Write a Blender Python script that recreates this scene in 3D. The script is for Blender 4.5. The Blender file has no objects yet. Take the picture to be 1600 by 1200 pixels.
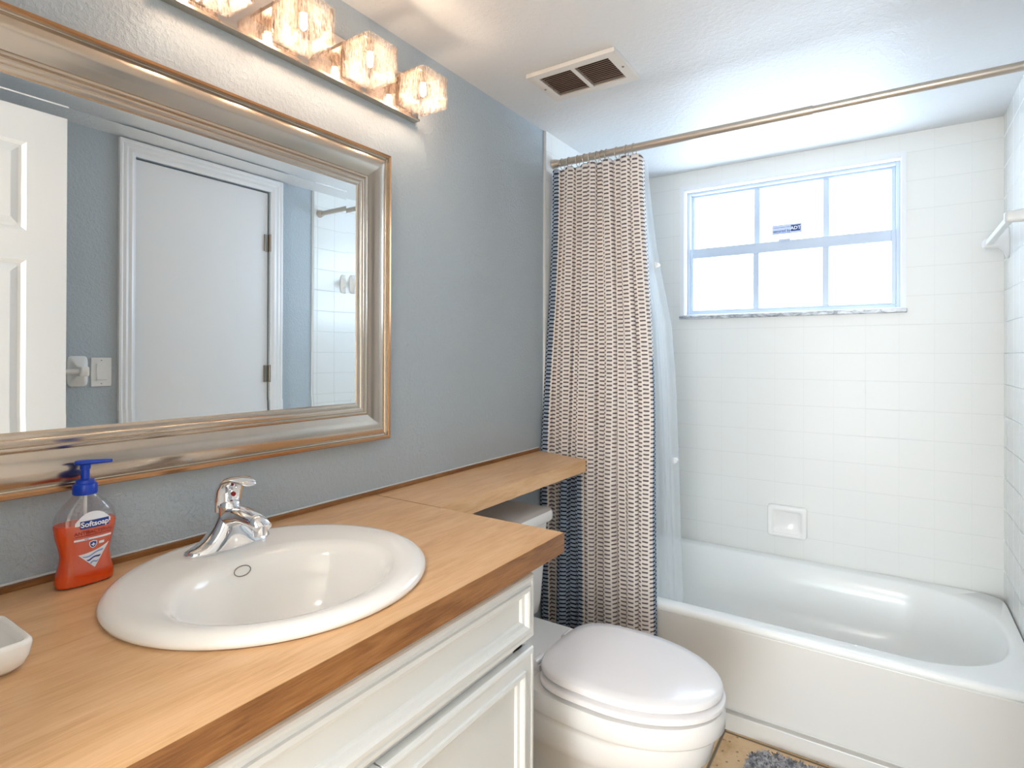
import bpy, bmesh, math, random
from mathutils import Vector, Matrix
random.seed(7)
S = bpy.context.scene
COL = S.collection
PI = math.pi
W, H, D = 1.524, 2.161, 2.798          # room width, ceiling height, window wall distance
YT = 1.9686                             # where the tile starts on the left wall

# ------------------------------------------------------------------ camera
F, YAW, PITCH, ROLL, PPY = 887.92, 33.7631, .1872, -.1698, 551.76
cd = bpy.data.cameras.new('camera'); cam = bpy.data.objects.new('camera', cd); COL.objects.link(cam)
cd.sensor_fit = 'HORIZONTAL'; cd.sensor_width = 36; cd.lens = F / 1600 * 36
cd.shift_x = 0; cd.shift_y = (PPY - 600) / 1600
cd.clip_start = .01
cam.matrix_world = (Matrix.Translation((1.1664, 0, 1.2586)) @ Matrix.Rotation(math.radians(YAW), 4, 'Z')
                    @ Matrix.Rotation(math.radians(90 + PITCH), 4, 'X') @ Matrix.Rotation(math.radians(-ROLL), 4, 'Z'))
S.camera = cam

# ------------------------------------------------------------------ world, light, exposure
SKY = 5.6
wd = bpy.data.worlds.new('world'); S.world = wd; wd.use_nodes = True
bg = wd.node_tree.nodes['Background']; bg.inputs[0].default_value = (.86, .94, 1.0, 1); bg.inputs[1].default_value = SKY
def area(name, loc, rot, sx, sy, power, color, portal=False):
    l = bpy.data.lights.new(name, 'AREA'); l.shape = 'RECTANGLE'; l.size = sx; l.size_y = sy; l.energy = power; l.color = color
    if portal: l.cycles.is_portal = True
    o = bpy.data.objects.new(name, l); COL.objects.link(o); o.location = loc; o.rotation_euler = rot
    return o
area('window_portal', (.755, D + .115, 1.765), (-PI/2, 0, 0), 1.0, .75, 1, (1, 1, 1), True)
area('fill_window_portal', (.81, -3.105, 1.06), (PI/2, 0, 0), 2.06, 2.0, 1, (1, 1, 1), True)  # portal of the added hall window
FILL_LAMP = 12.0        # radiance of the unseen hall lamp added for fill
BULB = 112.0       # vanity bulb radiance
S.view_settings.view_transform = 'Standard'; S.view_settings.look = 'None'
S.view_settings.exposure = 1.5; S.view_settings.gamma = 1; S.view_settings.use_curve_mapping = False

# ------------------------------------------------------------------ materials
def srgb(r, g, b):
    f = lambda c: ((c/255 + .055) / 1.055) ** 2.4 if c > 10.3 else c/255/12.92
    return (f(r), f(g), f(b), 1)
class NT:
    def __init__(s, name):
        s.m = bpy.data.materials.new(name); s.m.use_nodes = True; s.t = s.m.node_tree
        s.t.nodes.clear(); s.out = s.t.nodes.new('ShaderNodeOutputMaterial')
    def n(s, kind, ins=None, **kw):
        nd = s.t.nodes.new('ShaderNode' + kind)
        for k, v in kw.items(): setattr(nd, k, v)
        for k, v in (ins or {}).items():
            i = nd.inputs[k]
            if isinstance(v, bpy.types.NodeSocket): s.t.links.new(v, i)
            else: i.default_value = v
        return nd
    def math(s, op, a, b=0.0, c=None):
        ins = {0: a, 1: b}
        if c is not None: ins[2] = c
        return s.n('Math', ins, operation=op).outputs[0]
    def mix(s, f, a, b):
        nd = s.n('Mix', data_type='RGBA'); 
        for i, v in ((0, f), (6, a), (7, b)):
            if isinstance(v, bpy.types.NodeSocket): s.t.links.new(v, nd.inputs[i])
            else: nd.inputs[i].default_value = v
        return nd.outputs[2]
    def pos(s): return s.n('NewGeometry').outputs['Position']
    def xyz(s):
        x = s.n('SeparateXYZ', {0: s.pos()}); return x.outputs
    def noise(s, vec, scale, detail=3, rough=.5, dist=0):
        return s.n('TexNoise', {'Vector': vec, 'Scale': scale, 'Detail': detail, 'Roughness': rough, 'Distortion': dist}).outputs['Fac']
    def smap(s, sc):
        return s.n('Mapping', {'Vector': s.pos(), 'Scale': sc}).outputs[0]
    def ramp(s, f, stops):
        nd = s.n('ValToRGB', {0: f}); e = nd.color_ramp.elements
        while len(e) < len(stops): e.new(.5)
        for i, (p, c) in enumerate(stops): e[i].position = p; e[i].color = c
        return nd.outputs[0]
    def bump(s, h, strength, dist=.002):
        return s.n('Bump', {'Height': h, 'Strength': strength, 'Distance': dist}).outputs[0]
    def prin(s, base=None, rough=.5, metal=0, normal=None, **kw):
        ins = {'Roughness': rough, 'Metallic': metal}
        if base is not None: ins['Base Color'] = base
        if normal is not None: ins['Normal'] = normal
        ins.update(kw)
        return s.n('BsdfPrincipled', ins).outputs[0]
    def mixs(s, f, a, b):
        return s.n('MixShader', {0: f, 1: a, 2: b}).outputs[0]
    def done(s, sh):
        s.t.links.new(sh, s.out.inputs[0]); return s.m
def simple(name, col, rough=.5, metal=0, bump=None, **kw):
    t = NT(name); nm = None
    if bump: nm = t.bump(t.noise(t.pos(), bump[0], 4), bump[1], bump[2])
    return t.done(t.prin(col, rough, metal, nm, **kw))
def stucco(name, col, scale, strength, dist, rough):
    t = NT(name)
    a = t.noise(t.pos(), scale, 5, .6, .3)
    a = t.ramp(a, [(.45, (0, 0, 0, 1)), (.62, (1, 1, 1, 1))])
    b = t.noise(t.pos(), scale*2.7, 3)
    h = t.math('ADD', a, t.math('MULTIPLY', b, .5))
    return t.done(t.prin(col, rough, 0, t.bump(h, strength, dist)))
def tiled(name, ax, ay, pitch, ox, oy, col, grout, gw, rough, wavy=.15, bstr=.6, tint=None, vw=1.0):
    t = NT(name); x = t.xyz(); ms = []
    for a, o in ((ax, ox), (ay, oy)):
        f = t.math('FRACT', t.math('DIVIDE', t.math('SUBTRACT', x[a], o - 50*pitch), pitch))
        ms.append(t.math('ABSOLUTE', t.math('SUBTRACT', f, .5)))
    gs = [t.n('MapRange', {0: m, 1: .5 - gw*1.8/pitch, 2: .5 - gw*.7/pitch}).outputs[0] for m in ms]
    g = t.math('MAXIMUM', t.math('MULTIPLY', gs[0], vw), gs[1])
    c = t.mix(g, col, grout)
    if tint: c = tint(t, c, g)
    nz = t.math('MULTIPLY', t.noise(t.pos(), 22, 1), wavy)
    h = t.math('SUBTRACT', nz, g)
    rr = t.math('ADD', t.math('MULTIPLY', g, .4), rough)
    return t.done(t.prin(c, rr, 0, t.bump(h, bstr, .0015)))
M = {}
M['paint'] = stucco('blue_grey_paint', srgb(182, 193, 200), 95, .5, .0022, .42)
M['hall_paint'] = simple('hall_paint', srgb(225, 220, 210), .7)
M['ceiling'] = stucco('ceiling_paint', srgb(228, 229, 229), 60, .28, .003, .45)
M['tile_xz'] = tiled('wall_tile_back', 0, 2, .116, .03, 1.27, srgb(238, 237, 232), srgb(229, 228, 223), .0010, .36, .06, .16, None, .4)
M['tile_yz'] = tiled('wall_tile_side', 1, 2, .116, 2.02, 1.27, srgb(236, 237, 234), srgb(214, 215, 212), .0013, .2, .3, .4)
def floor_tint(t, c, g):
    n = t.noise(t.pos(), 9, 6, .65)
    c2 = t.ramp(n, [(.3, srgb(204, 160, 108)), (.5, srgb(236, 202, 156)), (.7, srgb(226, 200, 168))])
    sp = t.n('TexVoronoi', {'Vector': t.pos(), 'Scale': 42}).outputs['Distance']
    spf = t.n('MapRange', {0: sp, 1: .10, 2: .2, 3: .75, 4: 0}).outputs[0]
    c2 = t.mix(spf, c2, srgb(120, 92, 60))
    return t.mix(g, c2, srgb(128, 112, 92))
M['floor'] = tiled('travertine_floor_tile', 0, 1, .335, .700, 1.65, srgb(214, 178, 132), srgb(120, 105, 85), .0035, .35, .3, .6, floor_tint)
M['white'] = simple('white_enamel_paint', srgb(222, 223, 221), .32)
M['trimwhite'] = simple('white_semigloss_trim', srgb(238, 239, 240), .3)
M['porcelain'] = simple('porcelain', srgb(252, 249, 244), .12)
M['tub'] = simple('tub_enamel', srgb(251, 251, 247), .2)
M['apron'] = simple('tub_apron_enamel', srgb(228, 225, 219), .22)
M['toilet'] = simple('toilet_china', srgb(240, 238, 235), .10)
M['seat'] = simple('seat_plastic', srgb(246, 242, 241), .18)
M['chrome'] = simple('chrome', (.86, .86, .88, 1), .05, 1)
M['nickel'] = simple('brushed_nickel', srgb(205, 192, 176), .25, 1)
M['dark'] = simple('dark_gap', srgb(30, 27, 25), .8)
M['blackgap'] = simple('duct_interior', srgb(38, 30, 26), .9)
M['bluecap'] = simple('blue_plastic', srgb(14, 66, 190), .28)
M['plastic'] = simple('white_plastic', srgb(236, 235, 232), .3)
M['hinge'] = simple('aged_nickel_hinge', srgb(150, 140, 130), .35, 1)
M['caulk'] = simple('white_caulk', srgb(228, 228, 226), .6)
M['rodm'] = simple('satin_nickel_rod', srgb(196, 184, 170), .33, .75)
M['alu'] = simple('white_aluminium', srgb(196, 207, 222), .35)
M['ink'] = simple('navy_ink', srgb(38, 55, 110), .6)
M['greyink'] = simple('grey_ink', srgb(120, 132, 170), .6)
M['sticker'] = simple('sticker_film', srgb(196, 205, 226), .5)
M['labelwhite'] = simple('label_white', srgb(240, 240, 245), .4)
M['labelred'] = simple('label_red', srgb(140, 4, 4), .4)
M['labelblue'] = simple('label_blue', srgb(26, 58, 142), .4)
M['labellight'] = simple('label_pale_blue', srgb(140, 165, 210), .4)
M['mirror'] = simple('silvered_glass', (.93, .96, .96, 1), .0, 1)
# marble sill
t = NT('marble_sill'); n = t.noise(t.smap((1, 1, 3)), 16, 8, .7, 1.2)
M['marble'] = t.done(t.prin(t.ramp(n, [(.38, srgb(120, 124, 130)), (.55, srgb(205, 208, 212)), (.7, srgb(235, 236, 238))]), .2))
# laminate
def wood(name, c1, c2, c3, rough):
    t = NT(name)
    a = t.noise(t.smap((9, 1.3, 9)), 5, 6, .6, .6)
    b = t.noise(t.smap((60, 3, 60)), 6, 3, .6)
    f = t.math('ADD', t.math('MULTIPLY', a, .65), t.math('MULTIPLY', b, .35))
    return t.done(t.prin(t.ramp(f, [(.36, c1), (.5, c2), (.64, c3)]), rough))
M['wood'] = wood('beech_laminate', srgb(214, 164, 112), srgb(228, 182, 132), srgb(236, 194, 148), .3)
M['woodedge_shade'] = wood('beech_edge_shade', srgb(112, 70, 34), srgb(144, 96, 52), srgb(168, 118, 70), .38)  # edge shade painted as a darker brown than the top
# brushed frame with a warm cast
t = NT('champagne_silver_leaf')
n = t.noise(t.smap((14, 14, 14)), 3, 3, .5)
M['frame'] = t.done(t.prin(t.mix(n, srgb(208, 192, 172), srgb(196, 186, 176)), .2, 1))
M['plate'] = simple('polished_backplate', srgb(205, 196, 190), .07, 1)
M['frame_edge'] = simple('bronze_lip', srgb(186, 142, 104), .24, 1)
# vent louvers
M['vent'] = simple('vent_enamel', srgb(226, 220, 212), .35)
M['louver'] = simple('louver_metal', srgb(150, 128, 114), .4, .2)
# window pane: slightly frosted
t = NT('window_glass')
M['pane'] = t.done(t.mixs(.12, t.n('BsdfTransparent', {0: (.74, .79, .85, 1)}).outputs[0], t.mixs(.25, t.n('BsdfTranslucent', {0: (.9, .95, 1, 1)}).outputs[0], t.n('BsdfGlossy', {0: (1, 1, 1, 1), 'Roughness': .02}).outputs[0])))
# rippled ice glass
t = NT('rippled_ice_glass')
x = t.smap((230, 230, 45)); n = t.noise(x, 1.0, 3, .7, .8)
lines = t.ramp(n, [(.42, (0, 0, 0, 1)), (.58, (1, 1, 1, 1))])
bp = t.bump(n, 1.0, .004)
gl = t.n('BsdfGlossy', {0: (1, .97, .94, 1), 'Roughness': .12, 'Normal': bp}).outputs[0]
tl = t.n('BsdfTranslucent', {0: (1, .95, .9, 1), 'Normal': bp}).outputs[0]
df = t.n('BsdfDiffuse', {0: (.85, .8, .76, 1), 'Normal': bp}).outputs[0]
fine = t.ramp(t.noise(t.smap((420, 420, 60)), 1.0, 2, .6, .5), [(.38, (.56, .49, .45, 1)), (.50, (.84, .79, .75, 1)), (.60, (.99, .97, .95, 1))])
tr = t.n('BsdfTransparent', {0: fine}).outputs[0]
body = t.mixs(.60, gl, t.mixs(.5, tl, df))
M['ice'] = t.done(t.mixs(t.n('MapRange', {0: lines, 3: .02, 4: .24}).outputs[0], tr, body))
def emit(name, col, s):
    t = NT(name); return t.done(t.n('Emission', {0: col, 1: s}).outputs[0])
M['bulb'] = emit('halogen_bulb', (1, .76, .56, 1), BULB)
M['fill_disc'] = emit('fill_lamp_diffuser', (1, .96, .93, 1), FILL_LAMP)  # glow of the added hall fill lamp
# soap and bottle
t = NT('clear_bottle_plastic')
M['clear'] = t.done(t.mixs(.07, t.n('BsdfTransparent', {0: (.95, .95, .95, 1)}).outputs[0], t.n('BsdfGlossy', {0: (1, 1, 1, 1), 'Roughness': .08}).outputs[0]))
t = NT('orange_liquid_soap')
lw = t.n('LayerWeight', {0: .35}).outputs['Facing']
M['soap'] = t.done(t.mixs(.86, t.n('BsdfTransparent', {0: srgb(255, 130, 30)}).outputs[0], t.prin(srgb(255, 84, 8), .2, **{'Subsurface Weight': 0})))
M['film'] = t.m
t = NT('clear_label_film')
M['film'] = t.done(t.mixs(.08, t.n('BsdfTransparent').outputs[0], t.n('BsdfDiffuse', {0: srgb(235, 215, 205)}).outputs[0]))
# shower liner
t = NT('frosted_liner_vinyl')
M['liner'] = t.done(t.mixs(.42, t.n('BsdfTransparent', {0: (.97, .99, 1, 1)}).outputs[0],
     t.mixs(.5, t.n('BsdfTranslucent', {0: (.93, .97, 1, 1)}).outputs[0], t.prin((.92, .95, .97, 1), .25))))
M['rug'] = None
t = NT('grey_shag'); n = t.noise(t.pos(), 70, 3)
M['rug'] = t.done(t.prin(t.ramp(n, [(.35, srgb(112, 112, 118)), (.5, srgb(168, 168, 172)), (.65, srgb(208, 204, 204))]), .95))
# curtain weave: rows of short dashes; dark blue for own stripes and painted shade
t = NT('basket_weave_cloth')
uv = t.n('SeparateXYZ', {0: t.n('UVMap', uv_map='UVMap').outputs[0]}).outputs
nav_shade = t.n('Attribute', attribute_name='navy_shade').outputs['Fac']
cf = t.math('DIVIDE', uv[0], .026)
colid = t.math('FLOOR', cf); fx = t.math('FRACT', cf)
off = t.math('MULTIPLY', t.math('FRACT', t.math('MULTIPLY', colid, .5)), .8)
wob = t.math('MULTIPLY', t.noise(t.n('UVMap', uv_map='UVMap').outputs[0], 30, 2), .35)
fy = t.math('FRACT', t.math('ADD', t.math('ADD', t.math('DIVIDE', uv[1], .0155), off), wob))
inx = t.n('MapRange', {0: t.math('ABSOLUTE', t.math('SUBTRACT', fx, .5)), 1: .44, 2: .36}).outputs[0]
iny = t.n('MapRange', {0: t.math('ABSOLUTE', t.math('SUBTRACT', fy, .5)), 1: .22, 2: .14}).outputs[0]
dash = t.math('MULTIPLY', inx, iny)
light = t.mix(nav_shade, srgb(247, 238, 231), srgb(165, 180, 198)); dk = t.mix(nav_shade, srgb(120, 108, 110), srgb(14, 24, 48))
dash2 = t.math('MAXIMUM', dash, t.math('MULTIPLY', nav_shade, iny))
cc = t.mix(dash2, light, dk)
hh = t.math('SUBTRACT', 1.0, dash2)
M['curtain'] = t.done(t.prin(cc, .9, 0, t.bump(hh, .9, .004)))

# ------------------------------------------------------------------ mesh helpers
ORG = {}
def tag(o, label=None, cat=None, group=None, kind=None):
    if label: o['label'] = label
    if cat: o['category'] = cat
    if group: o['group'] = group
    if kind: o['kind'] = kind
    return o
def thing(name, label, cat, loc=(0, 0, 0), group=None):
    o = bpy.data.objects.new(name, None); COL.objects.link(o); o.location = loc; o.empty_display_size = .05
    ORG[o.name] = Vector(loc)
    return tag(o, label, cat, group)
def obj(name, bm, mat, parent=None, smooth=False, origin=None, auto=None):
    if parent is not None: L = ORG[parent.name]
    else: L = Vector(origin) if origin else Vector((0, 0, 0))
    bmesh.ops.recalc_face_normals(bm, faces=bm.faces[:])
    for v in bm.verts: v.co -= L
    me = bpy.data.meshes.new(name); bm.to_mesh(me); bm.free()
    o = bpy.data.objects.new(name, me); COL.objects.link(o)
    ms = mat if isinstance(mat, (list, tuple)) else [mat]
    for m in ms: me.materials.append(m)
    if smooth or auto:
        for p in me.polygons: p.use_smooth = True
        if auto:
            me.set_sharp_from_angle(angle=math.radians(auto))
    if parent is not None: o.parent = parent
    else: o.location = L
    ORG[o.name] = L
    return o
def struct(name, bm, mat, **kw):
    o = obj(name, bm, mat, **kw)
    if o.parent is None: o['kind'] = 'structure'
    return o
def B(): return bmesh.new()
def box(bm, x0, y0, z0, x1, y1, z1, bev=0, seg=2, mi=0):
    vs = [bm.verts.new((x, y, z)) for x in (x0, x1) for y in (y0, y1) for z in (z0, z1)]
    q = [(0, 1, 3, 2), (4, 6, 7, 5), (0, 4, 5, 1), (2, 3, 7, 6), (0, 2, 6, 4), (1, 5, 7, 3)]
    fs = [bm.faces.new([vs[i] for i in f]) for f in q]
    for f in fs: f.material_index = mi
    if bev:
        es = list({e for f in fs for e in f.edges})
        bmesh.ops.bevel(bm, geom=es, offset=bev, segments=seg, profile=.5, affect='EDGES')
    return bm
def bx(*a, **k): return box(B(), *a, **k)
def loft(bm, rings, closed=True, cap0=False, cap1=False, mi=0):
    R = [[bm.verts.new(p) for p in r] for r in rings]
    n = len(R[0])
    for a, b in zip(R, R[1:]):
        for i in range(n if closed else n-1):
            j = (i+1) % n
            f = bm.faces.new((a[i], a[j], b[j], b[i])); f.material_index = mi
    if cap0: bm.faces.new(R[0]).material_index = mi
    if cap1: bm.faces.new(R[-1][::-1]).material_index = mi
    return bm
def ell(cx, cy, rx, ry, z, n=48, p=2.0):
    out = []
    for i in range(n):
        a = 2*PI*i/n; c, s = math.cos(a), math.sin(a)
        out.append((cx + rx*math.copysign(abs(c)**(2/p), c), cy + ry*math.copysign(abs(s)**(2/p), s), z))
    return out
def tube(bm, pts, r, n=12, caps=True, up=None):
    pts = [Vector(p) for p in pts]; rr = r if isinstance(r, (list, tuple)) else [r]*len(pts)
    rings = []; prev = None
    for i, p in enumerate(pts):
        d = (pts[min(i+1, len(pts)-1)] - pts[max(i-1, 0)]).normalized()
        if prev is None:
            u = d.orthogonal().normalized() if up is None else (Vector(up) - d*d.dot(Vector(up))).normalized()
        else: u = (prev - d*d.dot(prev)).normalized()
        prev = u; v = d.cross(u)
        ri = rr[i]; ra, rb = ri if isinstance(ri, tuple) else (ri, ri)
        rings.append([tuple(p + u*math.cos(2*PI*k/n)*ra + v*math.sin(2*PI*k/n)*rb) for k in range(n)])
    return loft(bm, rings, True, caps, caps)
def frame_loft(bm, corners_out, corners_in, prof, place):
    """mitred rectangular moulding: prof = (t, h); place(a, b, h) -> world point"""
    rings = []
    for t, h in prof:
        rings.append([place(o[0] + (i[0]-o[0])*t, o[1] + (i[1]-o[1])*t, h) for o, i in zip(corners_out, corners_in)])
    return loft(bm, rings, True)
def rect(a0, b0, a1, b1): return [(a0, b0), (a1, b0), (a1, b1), (a0, b1)]

# ------------------------------------------------------------------ the room shell
ALL = -3.0
struct('floor', bx(-.4, ALL-.1, -.08, W+.5, D+.1, 0), M['floor'])
struct('ceiling', bx(-.4, ALL-.1, H, W+.5, D+.1, H+.08), M['ceiling'])
wl = struct('wall_left', bx(-.1, -.14, 0, 0, D+.1, H), M['paint'])
struct('tile_panel', bx(0.0, YT+.008, .34, .008, D, H), M['tile_yz'], parent=wl)
bm = B(); tube(bm, [(.003, YT+.004, .0), (.003, YT+.004, H)], (.006, .006), 10)
struct('tile_edge', bm, M['caulk'], parent=wl, smooth=True)
# right wall with the closet doorway
CY0, CY1, CZ1 = 1.108, 1.738, 2.092
bm = B()
box(bm, W, -.14, 0, W+.1, CY0, H); box(bm, W, CY1, 0, W+.1, D+.1, H); box(bm, W, CY0, CZ1, W+.1, CY1, H)
wr = struct('wall_right', bm, M['paint'])
struct('tile_panel', bx(W-.008, 1.998, .34, W, D, H), M['tile_yz'], parent=wr)
bm = B(); tube(bm, [(W-.003, 1.993, 0), (W-.003, 1.993, H)], (.006, .006), 10)
struct('tile_edge', bm, M['caulk'], parent=wr, smooth=True)
# window wall
WX0, WX1, WZ0, WZ1 = .2958, 1.2145, 1.4394, 2.0906
bm = B()
box(bm, 0, D, 0, WX0+.012, D+.1, H); box(bm, WX1-.012, D, 0, W, D+.1, H)
box(bm, WX0+.012, D, 0, WX1-.012, D+.1, WZ0+.005); box(bm, WX0+.012, D, WZ1-.012, WX1-.012, D+.1, H)
struct('wall_back', bm, M['tile_xz'])
# front wall with the doorway the camera stands in
DX0, DX1, DZ = .62, 1.342, 2.10
bm = B()
box(bm, 0, -.14, 0, DX0, -.04, H); box(bm, DX1, -.14, 0, W, -.04, H); box(bm, DX0, -.14, DZ, DX1, -.04, H)
struct('wall_front', bm, M['paint'])
# the hall behind
struct('wall_hall_left', bx(-.4, ALL, 0, -.3, -.14, H), M['hall_paint'])
struct('wall_hall_right', bx(W+.4, ALL, 0, W+.5, -.14, H), M['hall_paint'])
bm = B()
HX0, HX1, HZ0, HZ1 = -.22, 1.84, .06, 2.06  # unseen window opening added in the hall wall for frontal fill
box(bm, -.4, ALL-.1, 0, HX0, ALL, H); box(bm, HX1, ALL-.1, 0, W+.5, ALL, H); box(bm, HX0, ALL-.1, 0, HX1, ALL, HZ0); box(bm, HX0, ALL-.1, HZ1, HX1, ALL, H)
struct('wall_hall_back', bm, M['hall_paint'])
bm = B(); box(bm, -.3, -.145, 0, -.1, -.04, H); box(bm, W+.1, -.145, 0, W+.4, -.04, H)
struct('wall_hall_front', bm, M['hall_paint'])
bm = B()
box(bm, DX0-.06, -.039, 0, DX0, -.025, DZ+.045, .004); box(bm, DX0, -.039, DZ, DX1, -.025, DZ+.045, .004)
struct('trim_1', bm, M['trimwhite'])
struct('baseboard_right', bx(W-.014, .06, 0, W, 1.04, .09, .004), M['trimwhite'])

bm = B(); 
for q in ((HX0, HZ0, HX1, HZ0+.05), (HX0, HZ1-.05, HX1, HZ1), (HX0, HZ0+.05, HX0+.05, HZ1-.05), (HX1-.05, HZ0+.05, HX1, HZ1-.05), (.785, HZ0+.05, .835, HZ1-.05)): box(bm, q[0], ALL-.08, q[1], q[2], ALL-.03, q[3])
struct('fill_window', bm, M['trimwhite'])  # bars of the added hall fill window

# unseen hall ceiling lamp, added for frontal fill behind the camera
hl = thing('fill_hall_lamp', 'added round fill lamp in the unseen hall outside the doorway', 'fill light', (1.0, -.95, H))
bm = B(); loft(bm, [ell(1.0, -.95, .30, .30, H-.001), ell(1.0, -.95, .30, .30, H-.04), ell(1.0, -.95, .285, .285, H-.05), ell(1.0, -.95, .285, .285, H-.03)], True, True)
obj('fill_housing', bm, M['nickel'], hl, auto=40)
bm = B(); loft(bm, [ell(1.0, -.95, .283, .283, H-.045), ell(1.0, -.95, .24, .24, H-.072), ell(1.0, -.95, .12, .12, H-.09), ell(1.0, -.95, .02, .02, H-.094)], True, False, True)
obj('fill_diffuser', bm, M['fill_disc'], hl, smooth=True)

# ------------------------------------------------------------------ window
win = B()
# painted reveal and flat border (front face just proud of the tile)
prof = [(0, .0), (0, .006), (.75, .006), (1, .002), (1, -.085), (.0, -.085)]
wo = rect(WX0, WZ0+.014, WX1, WZ1); wi = rect(WX0+.024, WZ0+.018, WX1-.020, WZ1-.026)
frame_loft(win, wo, wi, prof, lambda a, b, h: (a, D - h, b))
window = struct('window_1', win, M['trimwhite'])
# track frame
YS = D + .05
def rframe(bm, x0, z0, x1, z1, wl_, wr_, wb, wt, ya, yb, bev=.002):
    box(bm, x0, ya, z0, x0+wl_, yb, z1, bev); box(bm, x1-wr_, ya, z0, x1, yb, z1, bev)
    box(bm, x0+wl_, ya, z0, x1-wr_, yb, z0+wb, bev); box(bm, x0+wl_, ya, z1-wt, x1-wr_, yb, z1, bev)
fx0, fx1, fz0, fz1 = WX0+.024, WX1-.020, WZ0+.018, WZ1-.026
bm = B(); rframe(bm, fx0, fz0, fx1, fz1, .014, .014, .016, .012, YS-.012, YS+.034)
struct('window_frame', bm, M['alu'], parent=window)
ux0, ux1 = fx0+.014, fx1-.014
ZM0, ZM1 = 1.737, 1.785
MX = (.638, .924)          # muntin centres
def sash(name, z0, z1, ya, yb, wb, wt):
    b = B(); rframe(b, ux0, z0, ux1, z1, .014, .016, wb, wt, ya, yb)
    for m in MX: box(b, m-.013, ya+.002, z0+wb, m+.013, yb-.002, z1-wt, .002)
    s = struct(name, b, M['alu'], parent=window)
    xs = [ux0+.014, MX[0]-.013, MX[0]+.013, MX[1]-.013, MX[1]+.013, ux1-.016]
    for k in range(3):
        p = bx(xs[2*k]-.003, (ya+yb)/2-.0015, z0+wb-.003, xs[2*k+1]+.003, (ya+yb)/2+.0015, z1-wt+.003)
        struct('pane', p, M['pane'], parent=s)
    return s
sash('upper_sash', ZM0+.012, fz1-.012, YS+.014, YS+.030, .03, .010)
sash('lower_sash', fz0+.016, ZM1, YS-.010, YS+.010, .008, ZM1-ZM0)
bm = B(); box(bm, .735, YS-.018, ZM1-.004, .785, YS-.004, ZM1+.006, .002)
struct('sash_latch', bm, M['alu'], parent=window)
struct('window_sill', bx(WX0-.002, D-.014, WZ0-.004, WX1+.003, D+.085, WZ0+.014, .003), M['marble'], parent=window)

# ------------------------------------------------------------------ text helper
def textmesh(body, size, bold=0.0, shear=0, space=1.0):
    c = bpy.data.curves.new('t', 'FONT'); c.body = body; c.size = size; c.offset = bold; c.shear = shear; c.space_character = space
    c.align_x = 'CENTER'; c.align_y = 'CENTER'; c.resolution_u = 3
    o = bpy.data.objects.new('t', c); COL.objects.link(o)
    dg = bpy.context.evaluated_depsgraph_get(); me = bpy.data.meshes.new_from_object(o.evaluated_get(dg))
    b = B(); b.from_mesh(me); bpy.data.objects.remove(o); bpy.data.curves.remove(c); bpy.data.meshes.remove(me)
    return b
# sticker on the upper middle pane
st = thing('window_sticker', 'small blue and white alarm company sticker on the upper middle window pane', 'sticker', (.765, YS+.0195, 1.84))
SX0, SX1, SZ0, SZ1 = .704, .826, 1.8195, 1.8625; sy = YS+.0190
obj('backing', bx(SX0, sy, SZ0, SX1, sy+.001, SZ1), M['sticker'], st)
bm = B(); rframe(bm, SX0, SZ0, SX1, SZ1, .002, .002, .002, .002, sy-.0006, sy, 0); obj('border', bm, M['greyink'], st)
lgb = obj('logo_block', bx(SX0+.078, sy-.0006, SZ0+.009, SX1-.005, sy-.0001, SZ1-.006), M['ink'], st)
def flat(bm, cx, cz, y):
    for v in bm.verts: v.co = Vector((cx + v.co.x, y, cz + v.co.y))
    return bm
obj('logo_lettering', flat(textmesh('ADT', .021, .0004), SX0+.0975, SZ0+.0225, sy-.0009), M['labelwhite'], lgb)
obj('lettering', flat(textmesh('secured by', .0165, .0003), SX0+.0405, SZ0+.0145, sy-.0006), M['ink'], st)
bm = B(); 
for a, b_ in ((.006, .03), (.033, .055), (.058, .074)): box(bm, SX0+a, sy-.0005, SZ0+.0295, SX0+b_, sy-.0001, SZ0+.032)
box(bm, SX0+.006, sy-.0005, SZ0+.005, SX0+.074, sy-.0001, SZ0+.0065)
obj('fine_print', bm, M['greyink'], st)

# ------------------------------------------------------------------ bathtub
ZR = .362; TY0 = 2.006; TX0, TX1, TY1 = .0095, W-.0095, D-.002
N = 96
def opening(x0, x1, y0, y1, p, z, pl=3.2):
    cx, cy = (x0+x1)/2, (y0+y1)/2; out = []
    for i in range(N):
        a = 2*PI*i/N; c, s = math.cos(a), math.sin(a)
        # straight middle with elliptical ends
        L = .30
        ex = (x1-x0)/2 - L
        q = p if c > 0 else pl
        xx = math.copysign(abs(c)**(2/q), c)*L + (ex if c > 0 else -ex)
        yy = math.copysign(abs(s)**(2/q), s)*(y1-y0)/2
        if abs(c) < 1e-9: xx = 0
        out.append((cx+xx, cy+yy, z))
    return out
def outer(z, y0=TY0, ins=0):
    cx, cy = (TX0+TX1)/2, (y0+TY1)/2; out = []
    o = opening(.10, 1.480, 2.068, 2.735, 2.3, z)
    for i in range(N):
        x, y, _ = o[i]; a = 2*PI*i/N; c, s = math.cos(a), math.sin(a)
        hx, hy = (TX1-TX0)/2-ins, (TY1-y0)/2-ins
        k = min(hx/abs(c) if abs(c) > 1e-6 else 1e9, hy/abs(s) if abs(s) > 1e-6 else 1e9)
        # aim corners: use rectangle parameterised by superellipse with high power
        q = 14
        out.append((cx + hx*math.copysign(abs(c)**(2/q), c), cy + hy*math.copysign(abs(s)**(2/q), s), z))
    return out
tubo = thing('bathtub', 'white alcove bathtub under the window with wide front rim', 'bathtub', ((TX0+TX1)/2, (TY0+TY1)/2, 0))
bm = B()
rings = [outer(.335, TY0+.006), outer(.340, TY0+.001), outer(.350, TY0), outer(.358, TY0+.002, .001), outer(.362, TY0+.010, .004)]
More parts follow.
